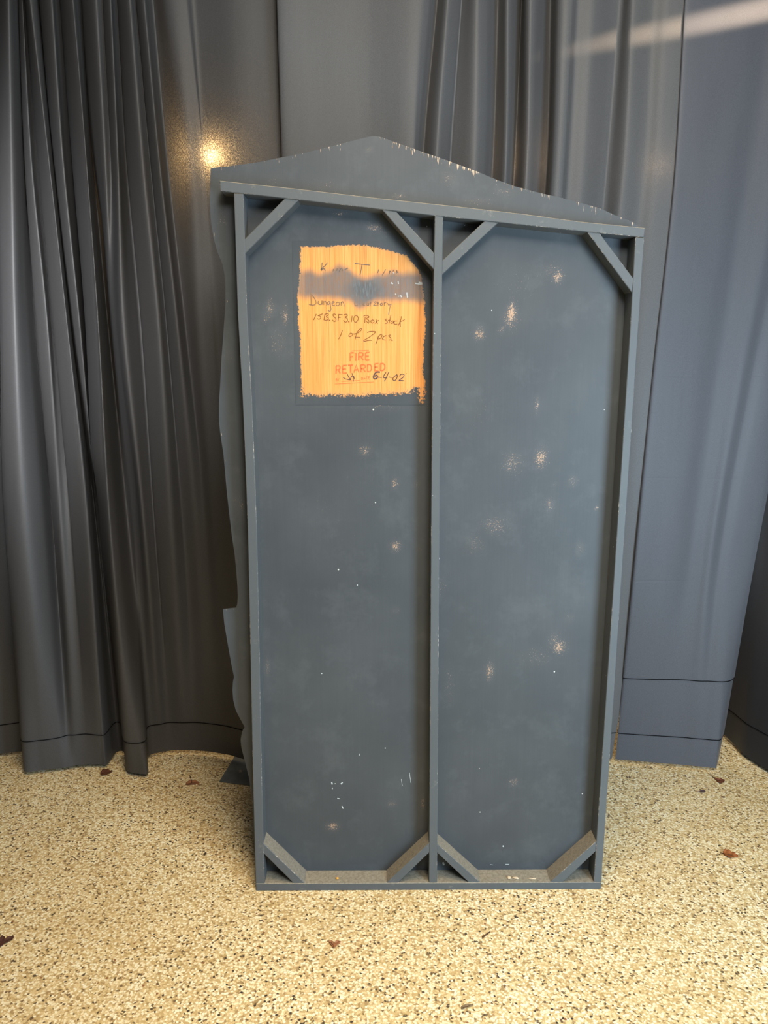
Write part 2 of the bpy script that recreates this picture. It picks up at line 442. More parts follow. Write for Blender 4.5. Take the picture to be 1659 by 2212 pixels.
# cut the corner off where the brace runs
bm = sheet([(x0, z0), (x1, z0), (x1, loc(925, 578, T)[1]), (loc(858, 500, T)[0], z1), (x0, z1)], T-.0007, .0042)
patch = mesh_obj('bare_wood_patch', bm, M_PATCH, flat)
tag(patch, 'bare orange plywood patch left unpainted, with handwriting and a red stamp')
bot = loc(700, 848, T)[1]
def bare(x, z):
    d = min(seg_dist((x, z), pl_[i], pl_[(i+1) % len(pl_)])[0] for i in range(len(pl_)))
    s = d if inside((x, z), pl_) else -d
    soft = .017 if z < bot + .02 else .0065
    return max(0, min(1, .5 + s/soft*.5))
M5 = abs(loc(801, 600, T)[0]-loc(800, 600, T)[0])
def over(x, z):
    # sprayed band: photo y 575..655, sagging in the middle
    yc = 612; px_ = 800 + (x-loc(800, yc, T)[0])/M5
    py_ = yc - (z-loc(800, yc, T)[1])/M5
    top = 588 - 14*math.exp(-((px_-738)/22)**2) + 10*math.exp(-((px_-790)/26)**2) - 4*math.exp(-((px_-660)/14)**2) + 5*mnoise.noise((px_*.05, 0, 0)) + (8 if px_ > 850 else 0)*0
    btm = 640 + 19*math.exp(-((px_-779)/22)**2) + (px_-650)*.035 + 4*mnoise.noise((px_*.06, 3, 0))
    sm = lambda e0, e1, v: (lambda t: t*t*(3-2*t))(max(0, min(1, (v-e0)/(e1-e0))))
    core = .25*math.exp(-((px_-790)/35)**2-((py_-625)/20)**2)
    return min(1.0, (sm(top-9, top+13, py_)*(1-sm(btm-10, btm+12, py_)))*.80*(1 if px_ > 660 else .85) + core)
set_attr(patch, 'bare', bare); set_attr(patch, 'over', over)

# writing ----------------------------------------------------------------------------------
def spline(pts, n=5):
    if len(pts) < 3: return pts
    P = [pts[0]] + list(pts) + [pts[-1]]; out = []
    for i in range(1, len(P)-2):
        for k in range(n):
            t = k/n; a, b_, c, d = P[i-1], P[i], P[i+1], P[i+2]
            out.append(tuple(.5*(2*b_[j] + (c[j]-a[j])*t + (2*a[j]-5*b_[j]+4*c[j]-d[j])*t*t + (3*b_[j]-a[j]-3*c[j]+d[j])*t**3) for j in (0, 1)))
    out.append(pts[-1]); return out
def ribbon(bm, pts, w, dep, smooth=True):
    pts = spline(pts) if smooth else pts
    q = [loc(x, y, dep) for x, y in pts]
    if len(q) == 1: q = [(q[0][0]-w*.5, q[0][1]), (q[0][0]+w*.5, q[0][1])]
    prev = None
    n = len(q)
    L = []
    for i in range(n):
        a = q[max(0, i-1)]; b_ = q[min(n-1, i+1)]
        dx, dz = b_[0]-a[0], b_[1]-a[1]; l = math.hypot(dx, dz) or 1e-6
        nx, nz = -dz/l*w/2, dx/l*w/2
        L.append((bm.verts.new((q[i][0]+nx, dep, q[i][1]+nz)), bm.verts.new((q[i][0]-nx, dep, q[i][1]-nz))))
    for (a, b_), (c, d) in zip(L, L[1:]):
        f = bm.faces.new((a, b_, d, c)); f.normal_update()
        if f.normal.y > 0: f.normal_flip()
def write(name, strokes, mat, w, conv, label, smooth=True, dep=T-.0014, gap=9.0):
    """one sub-part per word: strokes whose photo extents lie within `gap` px of each other belong together"""
    strokes = [conv(q) for q in strokes]
    groups = []
    for q in strokes:
        lo_, hi_ = min(p[0] for p in q), max(p[0] for p in q)
        groups.append([lo_, hi_, [q]])
    groups.sort(key=lambda k: k[0])
    merged = [groups[0]]
    for k in groups[1:]:
        m = merged[-1]
        if k[0] - m[1] < gap: m[1] = max(m[1], k[1]); m[2] += k[2]
        else: merged.append(k)
    for lo_, hi_, qs in merged:
        bm = bmesh.new()
        for q in qs: ribbon(bm, q, w, dep, smooth)
        o = mesh_obj(name, bm, mat, patch)
        if label: o['label'] = label
cA = lambda s: [(650+x/13.825, 630+y/13.825) for x, y in s]
cB = lambda s: [(765+x/13.825, 630+y/13.825) for x, y in s]
cC = lambda s: [(710+x/9.2167, 750+y/9.2167) for x, y in s]
cD = lambda s: [(640+x/5.72, 525+y/5.72) for x, y in s]
ident = lambda s: s
line1 = [cD(s) for s in ([(320, 240), (316, 290), (314, 345)], [(385, 240), (360, 275), (300, 328)], [(310, 328), (345, 318), (356, 345)], [(460, 320), (455, 352)],
        [(500, 345), (505, 312)], [(528, 355), (558, 310), (572, 345)], [(596, 330), (640, 310)], [(720, 253), (810, 262), (910, 272)], [(812, 268), (802, 330), (788, 395)],
        [(1020, 325), (1005, 372)], [(1105, 325), (1085, 362), (1062, 398)], [(1155, 342), (1148, 388)], [(1168, 345), (1150, 362)], [(1205, 330), (1195, 352)], [(1245, 335), (1235, 378)], [(1242, 345), (1258, 372)])]
write('handwritten_word', line1, M_INK_FAINT, .0022, ident, 'faint half painted-over handwriting in the top line', gap=14)
line2 = [cA(s) for s in ([(300, 90), (305, 250), (308, 400)], [(270, 60), (340, 110), (420, 220), (455, 320), (430, 380), (350, 402), (240, 385)],
        [(520, 280), (515, 350), (560, 385), (620, 365), (632, 270)], [(630, 275), (634, 388)], [(680, 280), (685, 400)], [(690, 315), (728, 290), (755, 330), (775, 415)],
        [(870, 300), (820, 300), (790, 350), (810, 390), (850, 370), (875, 310), (885, 420), (900, 520), (870, 580), (800, 545)],
        [(930, 355), (1000, 320), (970, 290), (935, 320), (930, 380), (970, 410), (1012, 402)],
        [(1100, 310), (1055, 350), (1060, 405), (1120, 415), (1155, 360), (1120, 315), (1085, 322)], [(1200, 310), (1200, 420)], [(1205, 340), (1248, 302), (1275, 340), (1295, 440)])]
line2 += [cB(s) for s in ([(22, 300), (30, 410), (110, 402)], [(330, 330), (280, 350), (270, 400), (330, 410)], [(390, 330), (385, 400), (430, 412), (440, 335)], [(480, 300), (480, 415)],
        [(485, 360), (512, 312)], [(590, 330), (640, 300), (660, 330), (580, 408), (680, 405)], [(712, 300), (715, 420)], [(690, 345), (742, 340)],
        [(848, 345), (800, 350), (780, 390), (820, 412), (852, 380)], [(900, 320), (905, 425)], [(900, 345), (960, 315)], [(1000, 340), (1030, 402), (1090, 372)], [(1110, 370), (1070, 470), (1030, 690)])]
write('handwritten_word', line2, M_INK_GREY, .0022, ident, 'grey handwriting under the sprayed band')
line3 = [cA(s) for s in ([(460, 665), (380, 850)], [(500, 715), (650, 662)], [(510, 715), (580, 735), (592, 790), (540, 825), (480, 800)], [(720, 670), (690, 835)],
        [(705, 682), (790, 655), (825, 690), (760, 742), (815, 780), (812, 835), (740, 855), (680, 832)], [(842, 842), (858, 858), (874, 846)],
        [(1050, 690), (990, 665), (955, 700), (1000, 760), (1045, 800), (1040, 870), (990, 890), (940, 840)], [(1130, 670), (1110, 880)], [(1130, 685), (1245, 690)], [(1120, 772), (1195, 765)],
        [(1290, 690), (1360, 675), (1390, 715), (1320, 765), (1385, 800), (1390, 870), (1330, 910), (1265, 860)], [(1412, 890), (1430, 906), (1448, 894)], [(1530, 720), (1510, 905)])]
line3 += [cB(s) for s in ([(45, 700), (0, 760), (-15, 840), (20, 905), (70, 900), (120, 830), (112, 750), (48, 700)], [(330, 750), (320, 930)],
        [(285, 740), (320, 710), (400, 715), (445, 760), (370, 805), (440, 860), (430, 940), (370, 880)], [(550, 840), (500, 880), (520, 930), (575, 925), (595, 870), (550, 840)],
        [(655, 815), (670, 890), (700, 962)], [(745, 855), (690, 880), (625, 950)], [(990, 820), (920, 830), (985, 890), (980, 940), (910, 940)], [(1100, 700), (1040, 950)], [(1010, 860), (1090, 850)],
        [(1170, 870), (1110, 890), (1095, 940), (1150, 940), (1180, 890), (1182, 935)], [(1280, 880), (1220, 880), (1185, 940), (1220, 970), (1290, 970)],
        [(1410, 735), (1390, 850), (1320, 1010)], [(1510, 825), (1450, 870), (1375, 890)], [(1375, 890), (1385, 1050)])]
write('handwritten_word', line3, M_INK, .0022, ident, 'brown handwriting in the line 15B.SF3.10 Box stack', gap=6.5)
line4 = [cA(s) for s in ([(1240, 1150), (1190, 1300), (1125, 1420)], [(1540, 1260), (1480, 1240), (1430, 1310), (1460, 1345), (1530, 1310), (1545, 1262), (1600, 1268), (1650, 1260)])]
line4 += [cB(s) for s in ([(0, 1260), (60, 1250), (150, 1210), (235, 1125), (200, 1105), (120, 1170), (60, 1290), (35, 1420)], [(20, 1355), (180, 1362)],
        [(390, 1225), (480, 1190), (620, 1190), (620, 1230), (450, 1360), (300, 1450), (310, 1485), (420, 1455), (530, 1450)],
        [(722, 1350), (690, 1460), (640, 1570)], [(690, 1410), (740, 1320), (800, 1280), (835, 1310), (790, 1390), (720, 1412)], [(960, 1310), (900, 1330), (845, 1395), (880, 1435), (940, 1445)],
        [(1100, 1295), (1030, 1310), (1090, 1380), (1100, 1430), (1030, 1445)], [(1112, 1446), (1132, 1460), (1152, 1448)])]
write('handwritten_word', line4, M_INK, .0021, ident, 'brown handwriting in the line 1 of 2 pcs.', gap=6)
date = [cC(s) for s in ([(985, 595), (1055, 600)], [(1140, 500), (1085, 600), (1165, 600)], [(1200, 490), (1150, 600), (1110, 680)], [(1200, 590), (1255, 603)],
        [(1360, 545), (1290, 600), (1280, 650), (1330, 655), (1365, 590), (1360, 540)], [(1410, 580), (1440, 540), (1495, 540), (1490, 590), (1400, 662), (1450, 664), (1502, 670)], [(1543, 525), (1553, 527)])]
write('handwritten_date', date, M_INK_DATE, .0024, ident, 'date 6-4-02 written in dark ink')
write('handwritten_numeral', [cC(s) for s in ([(1022, 495), (955, 495), (910, 540), (892, 590), (905, 625), (945, 625), (972, 590), (955, 558), (910, 580)],)], M_INK_DATE, .0040, ident, 'heavy figure 6 that starts the date', dep=T-.0016)
ini = [cC(s) for s in ([(285, 600), (340, 630), (430, 650), (405, 600), (370, 535)], [(430, 650), (450, 590), (495, 575), (515, 640)], [(465, 515), (490, 600), (490, 685)])]
write('initials', ini, M_INK_DATE, .0018, ident, 'initials scribbled on the stamp line')
# stamp: straight sans capitals
def cap(ch, x, y, w, h, sk):
    S = {'F': [[(0, 0), (0, 1)], [(0, 0), (1, 0)], [(0, .47), (.8, .47)]], 'I': [[(.5, 0), (.5, 1)]],
         'R': [[(0, 0), (0, 1)], [(0, 0), (.7, .02), (.95, .14), (.95, .36), (.7, .5), (0, .52)], [(.5, .52), (1, 1)]],
         'E': [[(0, 0), (0, 1)], [(0, 0), (1, 0)], [(0, .48), (.85, .48)], [(0, 1), (1, 1)]], 'T': [[(0, 0), (1, 0)], [(.5, 0), (.5, 1)]],
         'A': [[(0, 1), (.5, 0), (1, 1)], [(.2, .66), (.8, .66)]], 'D': [[(0, 0), (0, 1)], [(0, 0), (.6, .03), (.95, .28), (.95, .72), (.6, .97), (0, 1)]],
         'B': [[(0, 0), (0, 1)], [(0, 0), (.8, .08), (.8, .42), (0, .5), (.9, .6), (.9, .92), (0, 1)]], 'Y': [[(0, 0), (.5, .5), (1, 0)], [(.5, .5), (.5, 1)]]}[ch]
    return [cC([(x+p*w, y+r*h+sk*p*w) for p, r in s]) for s in S]
bigs, small = [], []
for ch, xa, xb, ya, yb in (('F', 427, 500, 113, 278), ('I', 532, 554, 112, 276), ('R', 598, 688, 110, 266), ('E', 734, 812, 108, 260),
                           ('R', 148, 232, 372, 526), ('E', 276, 360, 366, 518), ('T', 384, 488, 360, 512), ('A', 500, 600, 354, 506),
                           ('R', 640, 732, 350, 500), ('D', 774, 856, 344, 490), ('E', 916, 992, 330, 474), ('D', 1030, 1122, 324, 468)):
    bigs += cap(ch, xa, ya, xb-xa, yb-ya, -.06)
    if ch == 'E' and xb == 812: NF = len(bigs)
for ch, xa, xb, ya, yb in (('B', 144, 172, 624, 678), ('Y', 182, 208, 622, 674), ('D', 654, 682, 598, 648), ('A', 696, 732, 594, 644), ('T', 742, 776, 590, 642), ('E', 788, 816, 586, 638)):
    small += cap(ch, xa, ya, xb-xa, yb-ya, -.06)
write('stamped_word', bigs[:NF], M_STAMP, .0046, ident, 'red stamped word FIRE', smooth=False, dep=T-.0011)
write('stamped_word', bigs[NF:], M_STAMP, .0043, ident, 'red stamped word RETARDED', smooth=False, dep=T-.0011)
write('stamped_word', small, M_STAMP, .0016, ident, 'small red word BY or DATE on the stamp', smooth=False, dep=T-.0011)
for ln_ in ([(125, 733), (900, 693)], [(250, 682), (620, 662)], [(470, 72), (800, 60)]):
    write('stamped_rule', [cC(ln_)], M_STAMP, .0015, ident, None, smooth=False, dep=T-.0011)
# white paint drips on the sprayed band and elsewhere on the panel
M_DRIP = mat_plain('chalk_white_paint', (.42, .44, .44), .6, .3, .2, 200)
for s, w in (([(1130, 505), (1150, 520)], .004), ([(1205, 490), (1212, 520)], .003), ([(1390, 512), (1430, 520), (1468, 520)], .0035), ([(1430, 500), (1466, 512)], .004), ([(1175, 625), (1185, 640)], .003),
             ([(1210, 655), (1220, 650)], .0025), ([(1235, 640), (1242, 665)], .003), ([(1300, 610), (1308, 668)], .0035), ([(1150, 390), (1165, 412)], .002)):
    drip = bmesh.new(); ribbon(drip, c3(s), w, T-.0013)
    mesh_obj('paint_drip', drip, M_DRIP, patch)
M_FLECK = mat_plain('pale_paint_flecks', (.50, .56, .58), .6, .3, .2, 200)
for x, y, dx, dy, w in ((717, 1692, 1, 5, .0045), (738, 1692, 4, -4, .004), (724, 1693, 2, 0, .003), (718, 1703, 0, 3, .003), (731, 1725, 5, 1, .003), (776, 1630, 0, 4, .0025), (832, 1616, 0, 3, .003),
                        (740, 1744, 3, 6, .003), (695, 1455, 2, 1, .0035), (772, 1264, 2, 1, .003), (868, 1690, 2, 14, .0014), (886, 1680, 3, 22, .0014), (1087, 1828, 1, 3, .0045), (958, 1866, 2, 6, .006),
                        (1062, 670, 2, 0, .003), (948, 1205, 1, 6, .003), (922, 489, 1, 1, .003), (1004, 487, 1, 1, .003), (1096, 1867, 8, 0, .002), (1062, 1868, 6, 1, .0015)):
    fleck = bmesh.new(); ribbon(fleck, [(x-dx/2, y-dy/2), (x, y), (x+dx/2, y+dy/2)], w, T-.0009)
    mesh_obj('paint_fleck', fleck, M_FLECK, panel)

# ------------------------------------------------------------------ curtains
def catmull(P, t):
    n = len(P)-1; x = min(max(t, 0), 1)*n; i = min(int(x), n-1); u = x-i
    a, b_, c, d = P[max(i-1, 0)], P[i], P[i+1], P[min(i+2, n)]
    return .5*((2*b_) + (c-a)*u + (2*a-5*b_+4*c-d)*u*u + (3*b_-a-3*c+d)*u**3)
def vinterp(cols, zq):
    """interpolate one control column (points sorted from top to bottom) at height zq"""
    n = len(cols)
    for i in range(n-1):
        if cols[i+1].z <= zq or i == n-2:
            a, b_ = cols[i], cols[i+1]
            t = (a.z-zq)/max(1e-6, a.z-b_.z)
            p0 = cols[max(i-1, 0)]; p3 = cols[min(i+2, n-1)]
            # finite difference tangents in z (hermite)
            def tan(p, q): return (q-p)/max(1e-6, (p.z-q.z))
            h = a.z-b_.z
            m0 = (tan(p0, b_) if i > 0 else tan(a, b_))*h; m1 = (tan(a, p3) if i < n-2 else tan(a, b_))*h
            t2, t3 = t*t, t**3
            r = a*(2*t3-3*t2+1) + m0*(t3-2*t2+t) + b_*(-2*t3+3*t2) + m1*(t3-t2)
            r.z = zq; return r
ROWS = [0, 350, 700, 1100]
ZT = 3.55
def curtain(name, label, columns, mat, hems, zh=.02, per=12, nv=90, group=None):
    """columns: [(px at each of ROWS), (depth Y at each), (hem px, py)]"""
    C = []
    for pxs, ys, hem in columns:
        pts = [on_y(px, py, Y) for px, py, Y in zip(pxs, ROWS, ys)]
        d = (pts[0]-pts[1])/max(.01, pts[0].z-pts[1].z)
        top = pts[0] + d*(ZT-pts[0].z); top.y = pts[0].y
        C.append([top] + pts + [on_floor(hem[0], hem[1], zh)])
    nu = (len(C)-1)*per
    def S(i, tz):
        P = [vinterp(c_, ZT + (c_[-1].z-ZT)*tz) for c_ in C]
        out = [catmull(P, k/nu) for k in range(nu+1)]
        # hanging cloth makes broad round ridges and tight valleys
        wgt = .6*min(1.0, max(0.0, (ZT + (zh-ZT)*tz - .1)/.6))
        Y = [p.y for p in P]; n = len(Y)
        kind = [0]*n
        for j in range(1, n-1):
            if Y[j] < Y[j-1] and Y[j] < Y[j+1]: kind[j] = -1
            elif Y[j] > Y[j-1] and Y[j] > Y[j+1]: kind[j] = 1
        prom = [min(1.0, min(abs(Y[j]-Y[max(0, j-1)]), abs(Y[j]-Y[min(n-1, j+1)]))/.035) if kind[j] else 0 for j in range(n)]
        for k in range(nu+1):
            j = min(k//per, n-2); u = k/per - j
            if kind[j]*kind[j+1] == -1:
                t = u if kind[j] == 1 else 1-u            # 0 in the valley, 1 on the ridge
                yv, yr = (Y[j], Y[j+1]) if kind[j] == 1 else (Y[j+1], Y[j])
                out[k].y += wgt*min(prom[j], prom[j+1])*((yv + (yr-yv)*math.sqrt(max(0, 1-(1-t)**2))) - out[k].y)
        return out
    rows = [S(0, (j/nv)) for j in range(nv+1)]
    cen = sum((r for r in rows[-1]), Vector())/len(rows[-1]); cen.z = zh
    root = empty(name, cen)
    tag(root, label, 'curtain', group)
    def build(nm, rws, off, lip, parent, mat=mat):
        bm = bmesh.new()
        V = []
        for r in rws:
            q = []
            for k, p in enumerate(r):
                a = r[max(0, k-1)]; b_ = r[min(len(r)-1, k+1)]
                t = Vector((b_.x-a.x, b_.y-a.y, 0)); t.normalize()
                nrm = Vector((t.y, -t.x, 0))
                q.append(bm.verts.new(p + nrm*off - cen))
            V.append(q)
        for j in range(len(V)-1):
            for k in range(len(V[0])-1):
                bm.faces.new((V[j][k], V[j+1][k], V[j+1][k+1], V[j][k+1]))
        o = mesh_obj(nm, bm, mat, parent, True)
        return o
    # the body of the cloth overlaps each lower band by a few millimetres, which leaves a shadowed seam
    span = ZT - zh
    cuts = sorted(hems, reverse=True)
    t0 = 1 - cuts[0]/span
    build('cloth', [S(0, t0*j/nv) for j in range(nv+1)], 0.0, 0, root)
    for q, hh in enumerate(cuts):
        a_ = 1 - (hh + .01)/span; e_ = 1.0 if q == len(cuts)-1 else 1 - cuts[q+1]/span
        m = 12
        build('hem', [S(0, a_ + (e_-a_)*j/m) for j in range(m+1)], -.003*(q+1), 0, root)
        sm = 1 - hh/span
        build('seam', [S(0, sm - .0018/span), S(0, sm + .0018/span)], .0015 - .003*q, 0, root, M_SEAM)
    return root

B = 3.17; AMP = 1.05
def col(p, dy, hem):      # depths relative to the drape line
    if not isinstance(dy, (tuple, list)): dy = (dy,)*4
    return (p, [B+d*AMP for d in dy], hem)
left_cols = [col((-820+k*84, -815+k*84, -810+k*84, -800+k*84), (-.05 if k % 2 else .045), (-760+k*84, 1660 if k % 2 else 1628)) for k in range(8)]
left_cols += [
    col((-150, -150, -145, -140), .03, (-110, 1640)),
    col((-70, -60, -55, -45), -.02, (-30, 1632)),
    col((-25, -15, -6, 5), .07, (46, 1624)),
    col((-12, -8, 0, 8), .08, (56, 1628)),
    col((0, -2, 6, 14), (-.01, -.02, -.04, -.06), (50, 1666)),
    col((18, 24, 32, 48), (-.06, -.07, -.09, -.11), (90, 1664)),
    col((34, 44, 58, 90), (0, -.01, -.02, -.04), (130, 1660)),
    col((42, 55, 80, 112), (.05, .06, .07, .06), (150, 1657)),
    col((48, 67, 101, 127), (.0, .0, .0, .0), (165, 1654)),
    col((56, 85, 118, 150), (.05, .06, .06, .02), (190, 1652)),
    col((62, 103, 142, 184), (-.04, -.05, -.06, -.06), (218, 1652)),
    col((76, 112, 150, 195), (-.02, -.02, -.02, -.01), (231, 1651)),
    col((88, 120, 157, 203), (.05, .06, .07, .09), (250, 1628)),
    col((111, 136, 172, 208), (-.05, -.05, -.03, .08), (262, 1623)),
    col((133, 161, 192, 213), (.06, .08, .09, .08), (268, 1632)),
    col((155, 184, 209, 230), (-.05, -.07, -.10, -.12), (272, 1664)),
    col((166, 192, 219, 246), (0, -.02, -.06, -.09), (300, 1672)),
    col((178, 202, 232, 270), (.06, .08, .09, .06), (321, 1670)),
    col((204, 224, 240, 285), (-.03, -.02, .04, .04), (320, 1640)),
    col((222, 240, 250, 296), (.0, .0, .0, .02), (328, 1630)),
    col((239, 255, 268, 308), (-.05, -.06, -.06, -.02), (350, 1625)),
    col((255, 275, 305, 332), (.05, .05, .05, .04), (370, 1622)),
    col((278, 305, 340, 366), (-.03, -.03, -.03, -.01), (398, 1621)),
    col((294, 325, 360, 392), (.01, .01, .02, .04), (425, 1622)),
    col((311, 344, 382, 418), (-.04, -.04, -.03, .02), (450, 1624)),
    col((330, 362, 400, 440), (.04, .04, .03, .03), (475, 1628)),
]
AMP = .6
left_cols += [
    col((358, 402, 425, 458), (-.02, -.02, -.01, .02), (497, 1632)),
    col((400, 436, 455, 480), (-.01, .0, .0, .01), (520, 1639)),
    col((424, 450, 475, 500), (.03, .004, .012, .01), (545, 1644)),
    col((500, 515, 530, 560), (.0, .0, .0, .0), (590, 1640)),
    col((570, 590, 600, 615), (.015, .015, .015, .015), (630, 1636)),
    col((640, 645, 650, 655), (.02, .02, .02, .02), (665, 1634))]
curtain('stage_curtain', 'black satin curtain in close gathered folds, left of the wooden flat', left_cols, M_CURT_L, [.14])
B = 3.13; AMP = .85
mid_cols = [
    col((598, 609, 622, 636), -.02, (655, 1645)),
    col((612, 622, 634, 648), -.025, (668, 1645)),
    col((700, 705, 712, 720), -.01, (735, 1643)),
    col((800, 802, 806, 812), .0, (820, 1642)),
    col((890, 882, 880, 880), -.015, (880, 1644)),
    col((925, 900, 896, 893), .0, (890, 1641)),
    col((946, 915, 910, 905), .05, (905, 1632)),
    col((967, 942, 932, 925), -.03, (920, 1650)),
    col((997, 972, 958, 945), .04, (940, 1635)),
    col((1026, 1018, 995, 980), -.02, (965, 1650)),
    col((1050, 1045, 1020, 1000), .0, (985, 1644)),
    col((1077, 1066, 1040, 1020), .06, (1000, 1632)),
    col((1092, 1088, 1065, 1040), -.03, (1020, 1650)),
    col((1108, 1101, 1080, 1055), -.01, (1034, 1645)),
    col((1127, 1112, 1090, 1066), .11, (1048, 1625)),
    col((1136, 1130, 1105, 1082), -.01, (1062, 1645)),
    col((1156, 1146, 1122, 1100), -.02, (1080, 1648)),
    col((1178, 1166, 1140, 1115), .06, (1094, 1630)),
    col((1192, 1184, 1156, 1130), .08, (1108, 1626)),
    col((1205, 1192, 1165, 1140), -.03, (1118, 1650)),
    col((1236, 1218, 1190, 1165), -.045, (1140, 1652)),
    col((1246, 1228, 1200, 1175), .0, (1150, 1643)),
    col((1285, 1265, 1235, 1205), -.005, (1180, 1643)),
    col((1325, 1302, 1268, 1235), .03, (1205, 1637)),
    col((1345, 1318, 1285, 1250), .03, (1225, 1637)),
    col((1366, 1348, 1312, 1275), -.02, (1248, 1646)),
    col((1410, 1390, 1350, 1312), -.012, (1275, 1644)),
    col((1445, 1425, 1390, 1365), -.028, (1302, 1642)),
    col((1500, 1478, 1440, 1408), -.032, (1322, 1640))]
curtain('stage_curtain', 'charcoal satin curtain hanging directly behind the peaked top of the wooden flat', mid_cols, M_CURT_M, [.13])
B = 3.095; AMP = .35
ROWS = [0, 400, 820, 1250]
right_cols = [
    col((1478.5, 1454, 1408, 1366), .012, (1329.5, 1641)),
    col((1490, 1464, 1417, 1374), -.012, (1338, 1642)),
    col((1560, 1520, 1462, 1412), -.01, (1372, 1645)),
    col((1620, 1572, 1505, 1450), .0, (1408, 1648)),
    col((1665, 1608, 1545, 1485), .022, (1442, 1651)),
    col((1700, 1640, 1572, 1510), .008, (1470, 1653)),
    col((1745, 1680, 1600, 1530), -.014, (1500, 1656)),
    col((1775, 1708, 1622, 1548), .004, (1520, 1658)),
    col((1800, 1735, 1648, 1568), -.01, (1538, 1660)),
    col((1822, 1755, 1672, 1590), -.01, (1549, 1660)),
    col((1840, 1775, 1697, 1612), .004, (1552, 1654)),
    col((1852, 1786, 1706, 1624), .03, (1556, 1640))]
curtain('stage_curtain', 'smooth slate-grey curtain panel right of the flat, with a deep seamed hem', right_cols, M_CURT_R, [.395, .13])
ROWS = [0, 400, 820, 1250]
B = 3.3
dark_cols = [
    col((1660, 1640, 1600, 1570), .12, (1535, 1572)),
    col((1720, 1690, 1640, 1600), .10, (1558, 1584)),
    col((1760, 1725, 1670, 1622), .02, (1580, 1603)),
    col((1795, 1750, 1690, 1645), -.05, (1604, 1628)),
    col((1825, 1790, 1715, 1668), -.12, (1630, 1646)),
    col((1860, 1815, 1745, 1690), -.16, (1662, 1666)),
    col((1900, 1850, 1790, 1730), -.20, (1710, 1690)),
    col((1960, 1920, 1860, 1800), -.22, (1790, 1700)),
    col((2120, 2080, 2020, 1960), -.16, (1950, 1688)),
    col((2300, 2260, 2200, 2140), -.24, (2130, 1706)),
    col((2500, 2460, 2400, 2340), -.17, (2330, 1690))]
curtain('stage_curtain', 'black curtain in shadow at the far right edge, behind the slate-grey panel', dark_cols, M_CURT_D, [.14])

# ------------------------------------------------------------------ steel base plate on the floor
root_p = [on_floor(505.7, 1638), on_floor(474, 1689.6)]
side = root_p[0]-root_p[1]; ln = side.normalized(); perp = Vector((ln.y, -ln.x, 0))
A0 = root_p[1]; Lp = .42; back = side.length + .12
plate = empty('base_plate', A0 + perp*Lp/2 + ln*back/2)
tag(plate, 'flat grey steel base plate on the floor, half under the left curtain', 'base plate')
fr = on_floor(541, 1698.2) - on_floor(474, 1689.6); fr.normalize()
bm = bmesh.new()
q = [A0, A0 + fr*Lp, A0 + fr*Lp + ln*back, A0 + ln*back]
q = [p - plate.location for p in q]
lo_v = [bm.verts.new((p.x, p.y, .0005)) for p in q]; hi_v = [bm.verts.new((p.x, p.y, .006)) for p in q]
bm.faces.new(list(reversed(lo_v))); bm.faces.new(hi_v)
for i in range(4): bm.faces.new((lo_v[i], lo_v[(i+1) % 4], hi_v[(i+1) % 4], hi_v[i]))
bmesh.ops.recalc_face_normals(bm, faces=bm.faces[:])
bmesh.ops.bevel(bm, geom=bm.edges[:], offset=.0012, segments=2, affect='EDGES')
mesh_obj('plate', bm, M_STEEL, plate)
bp = on_floor(519.5, 1667, .006) - plate.location
bm = bmesh.new()
bmesh.ops.create_cone(bm, cap_ends=True, segments=6, radius1=.0075, radius2=.0065, depth=.004, matrix=Matrix.Translation((bp.x, bp.y, .008)))
o = mesh_obj('bolt_head', bm, M_BOLT, plate); o['label'] = 'small pale bolt head'

# ------------------------------------------------------------------ leaves, twigs and crumbs on the floor
def leaf(label, px_outline, px_mid, mat, curl=.006, stem=None, stem_w=.0016):
    """leaf traced on the floor: outline as a fan of quads about the midrib, edges curled up"""
    mid = [on_floor(*p) for p in px_mid]
    out = [on_floor(*p) for p in spline(px_outline + [px_outline[0]], 3)[:-1]]
    cen = sum(out, Vector())/len(out); cen.z = 0
    root = empty('fallen_leaf', cen); tag(root, label, 'leaf')
    bm = bmesh.new()
    c0 = sum(mid, Vector())/len(mid)
    rings = []
    for k, (f, h) in enumerate(((1.0, curl), (.72, curl*.35), (.4, .0012))):
        ring = []
        for i, p in enumerate(out):
            # pull towards the nearest point on the midrib
            best = None
            for a, b_ in zip(mid, mid[1:]):
                ab = b_-a; t = max(0, min(1, (p-a).dot(ab)/max(1e-9, ab.length_squared)))
                qd = a+ab*t
                if best is None or (p-qd).length < (p-best).length: best = qd
            qd = best + (p-best)*f
            wob = .5+.5*math.sin(i*1.7)
            ring.append(bm.verts.new((qd.x-cen.x, qd.y-cen.y, .0008 + h*(.45+.55*wob))))
        rings.append(ring)
    n = len(out)
    for r0, r1 in zip(rings, rings[1:]):
        for i in range(n): bm.faces.new((r0[i], r0[(i+1) % n], r1[(i+1) % n], r1[i]))
    cv = bm.verts.new((c0.x-cen.x, c0.y-cen.y, .0008))
    for i in range(n): bm.faces.new((rings[-1][i], rings[-1][(i+1) % n], cv))
    bmesh.ops.recalc_face_normals(bm, faces=bm.faces[:])
    o = mesh_obj('blade', bm, mat, root, True)
    md = o.modifiers.new('t', 'SOLIDIFY'); md.thickness = .0006; md.offset = 0
    rb = bmesh.new()
    tube(rb, [(p.x-cen.x, p.y-cen.y, .0022) for p in mid], .0008)
    mesh_obj('midrib', rb, M_RIB, root, True)
    if stem:
        sb = bmesh.new()
        s = [on_floor(*p) for p in stem]
        tube(sb, [(p.x-cen.x, p.y-cen.y, .002+.004*i) for i, p in enumerate(s)], stem_w)
        mesh_obj('stem', sb, M_RIB, root, True)
    return root
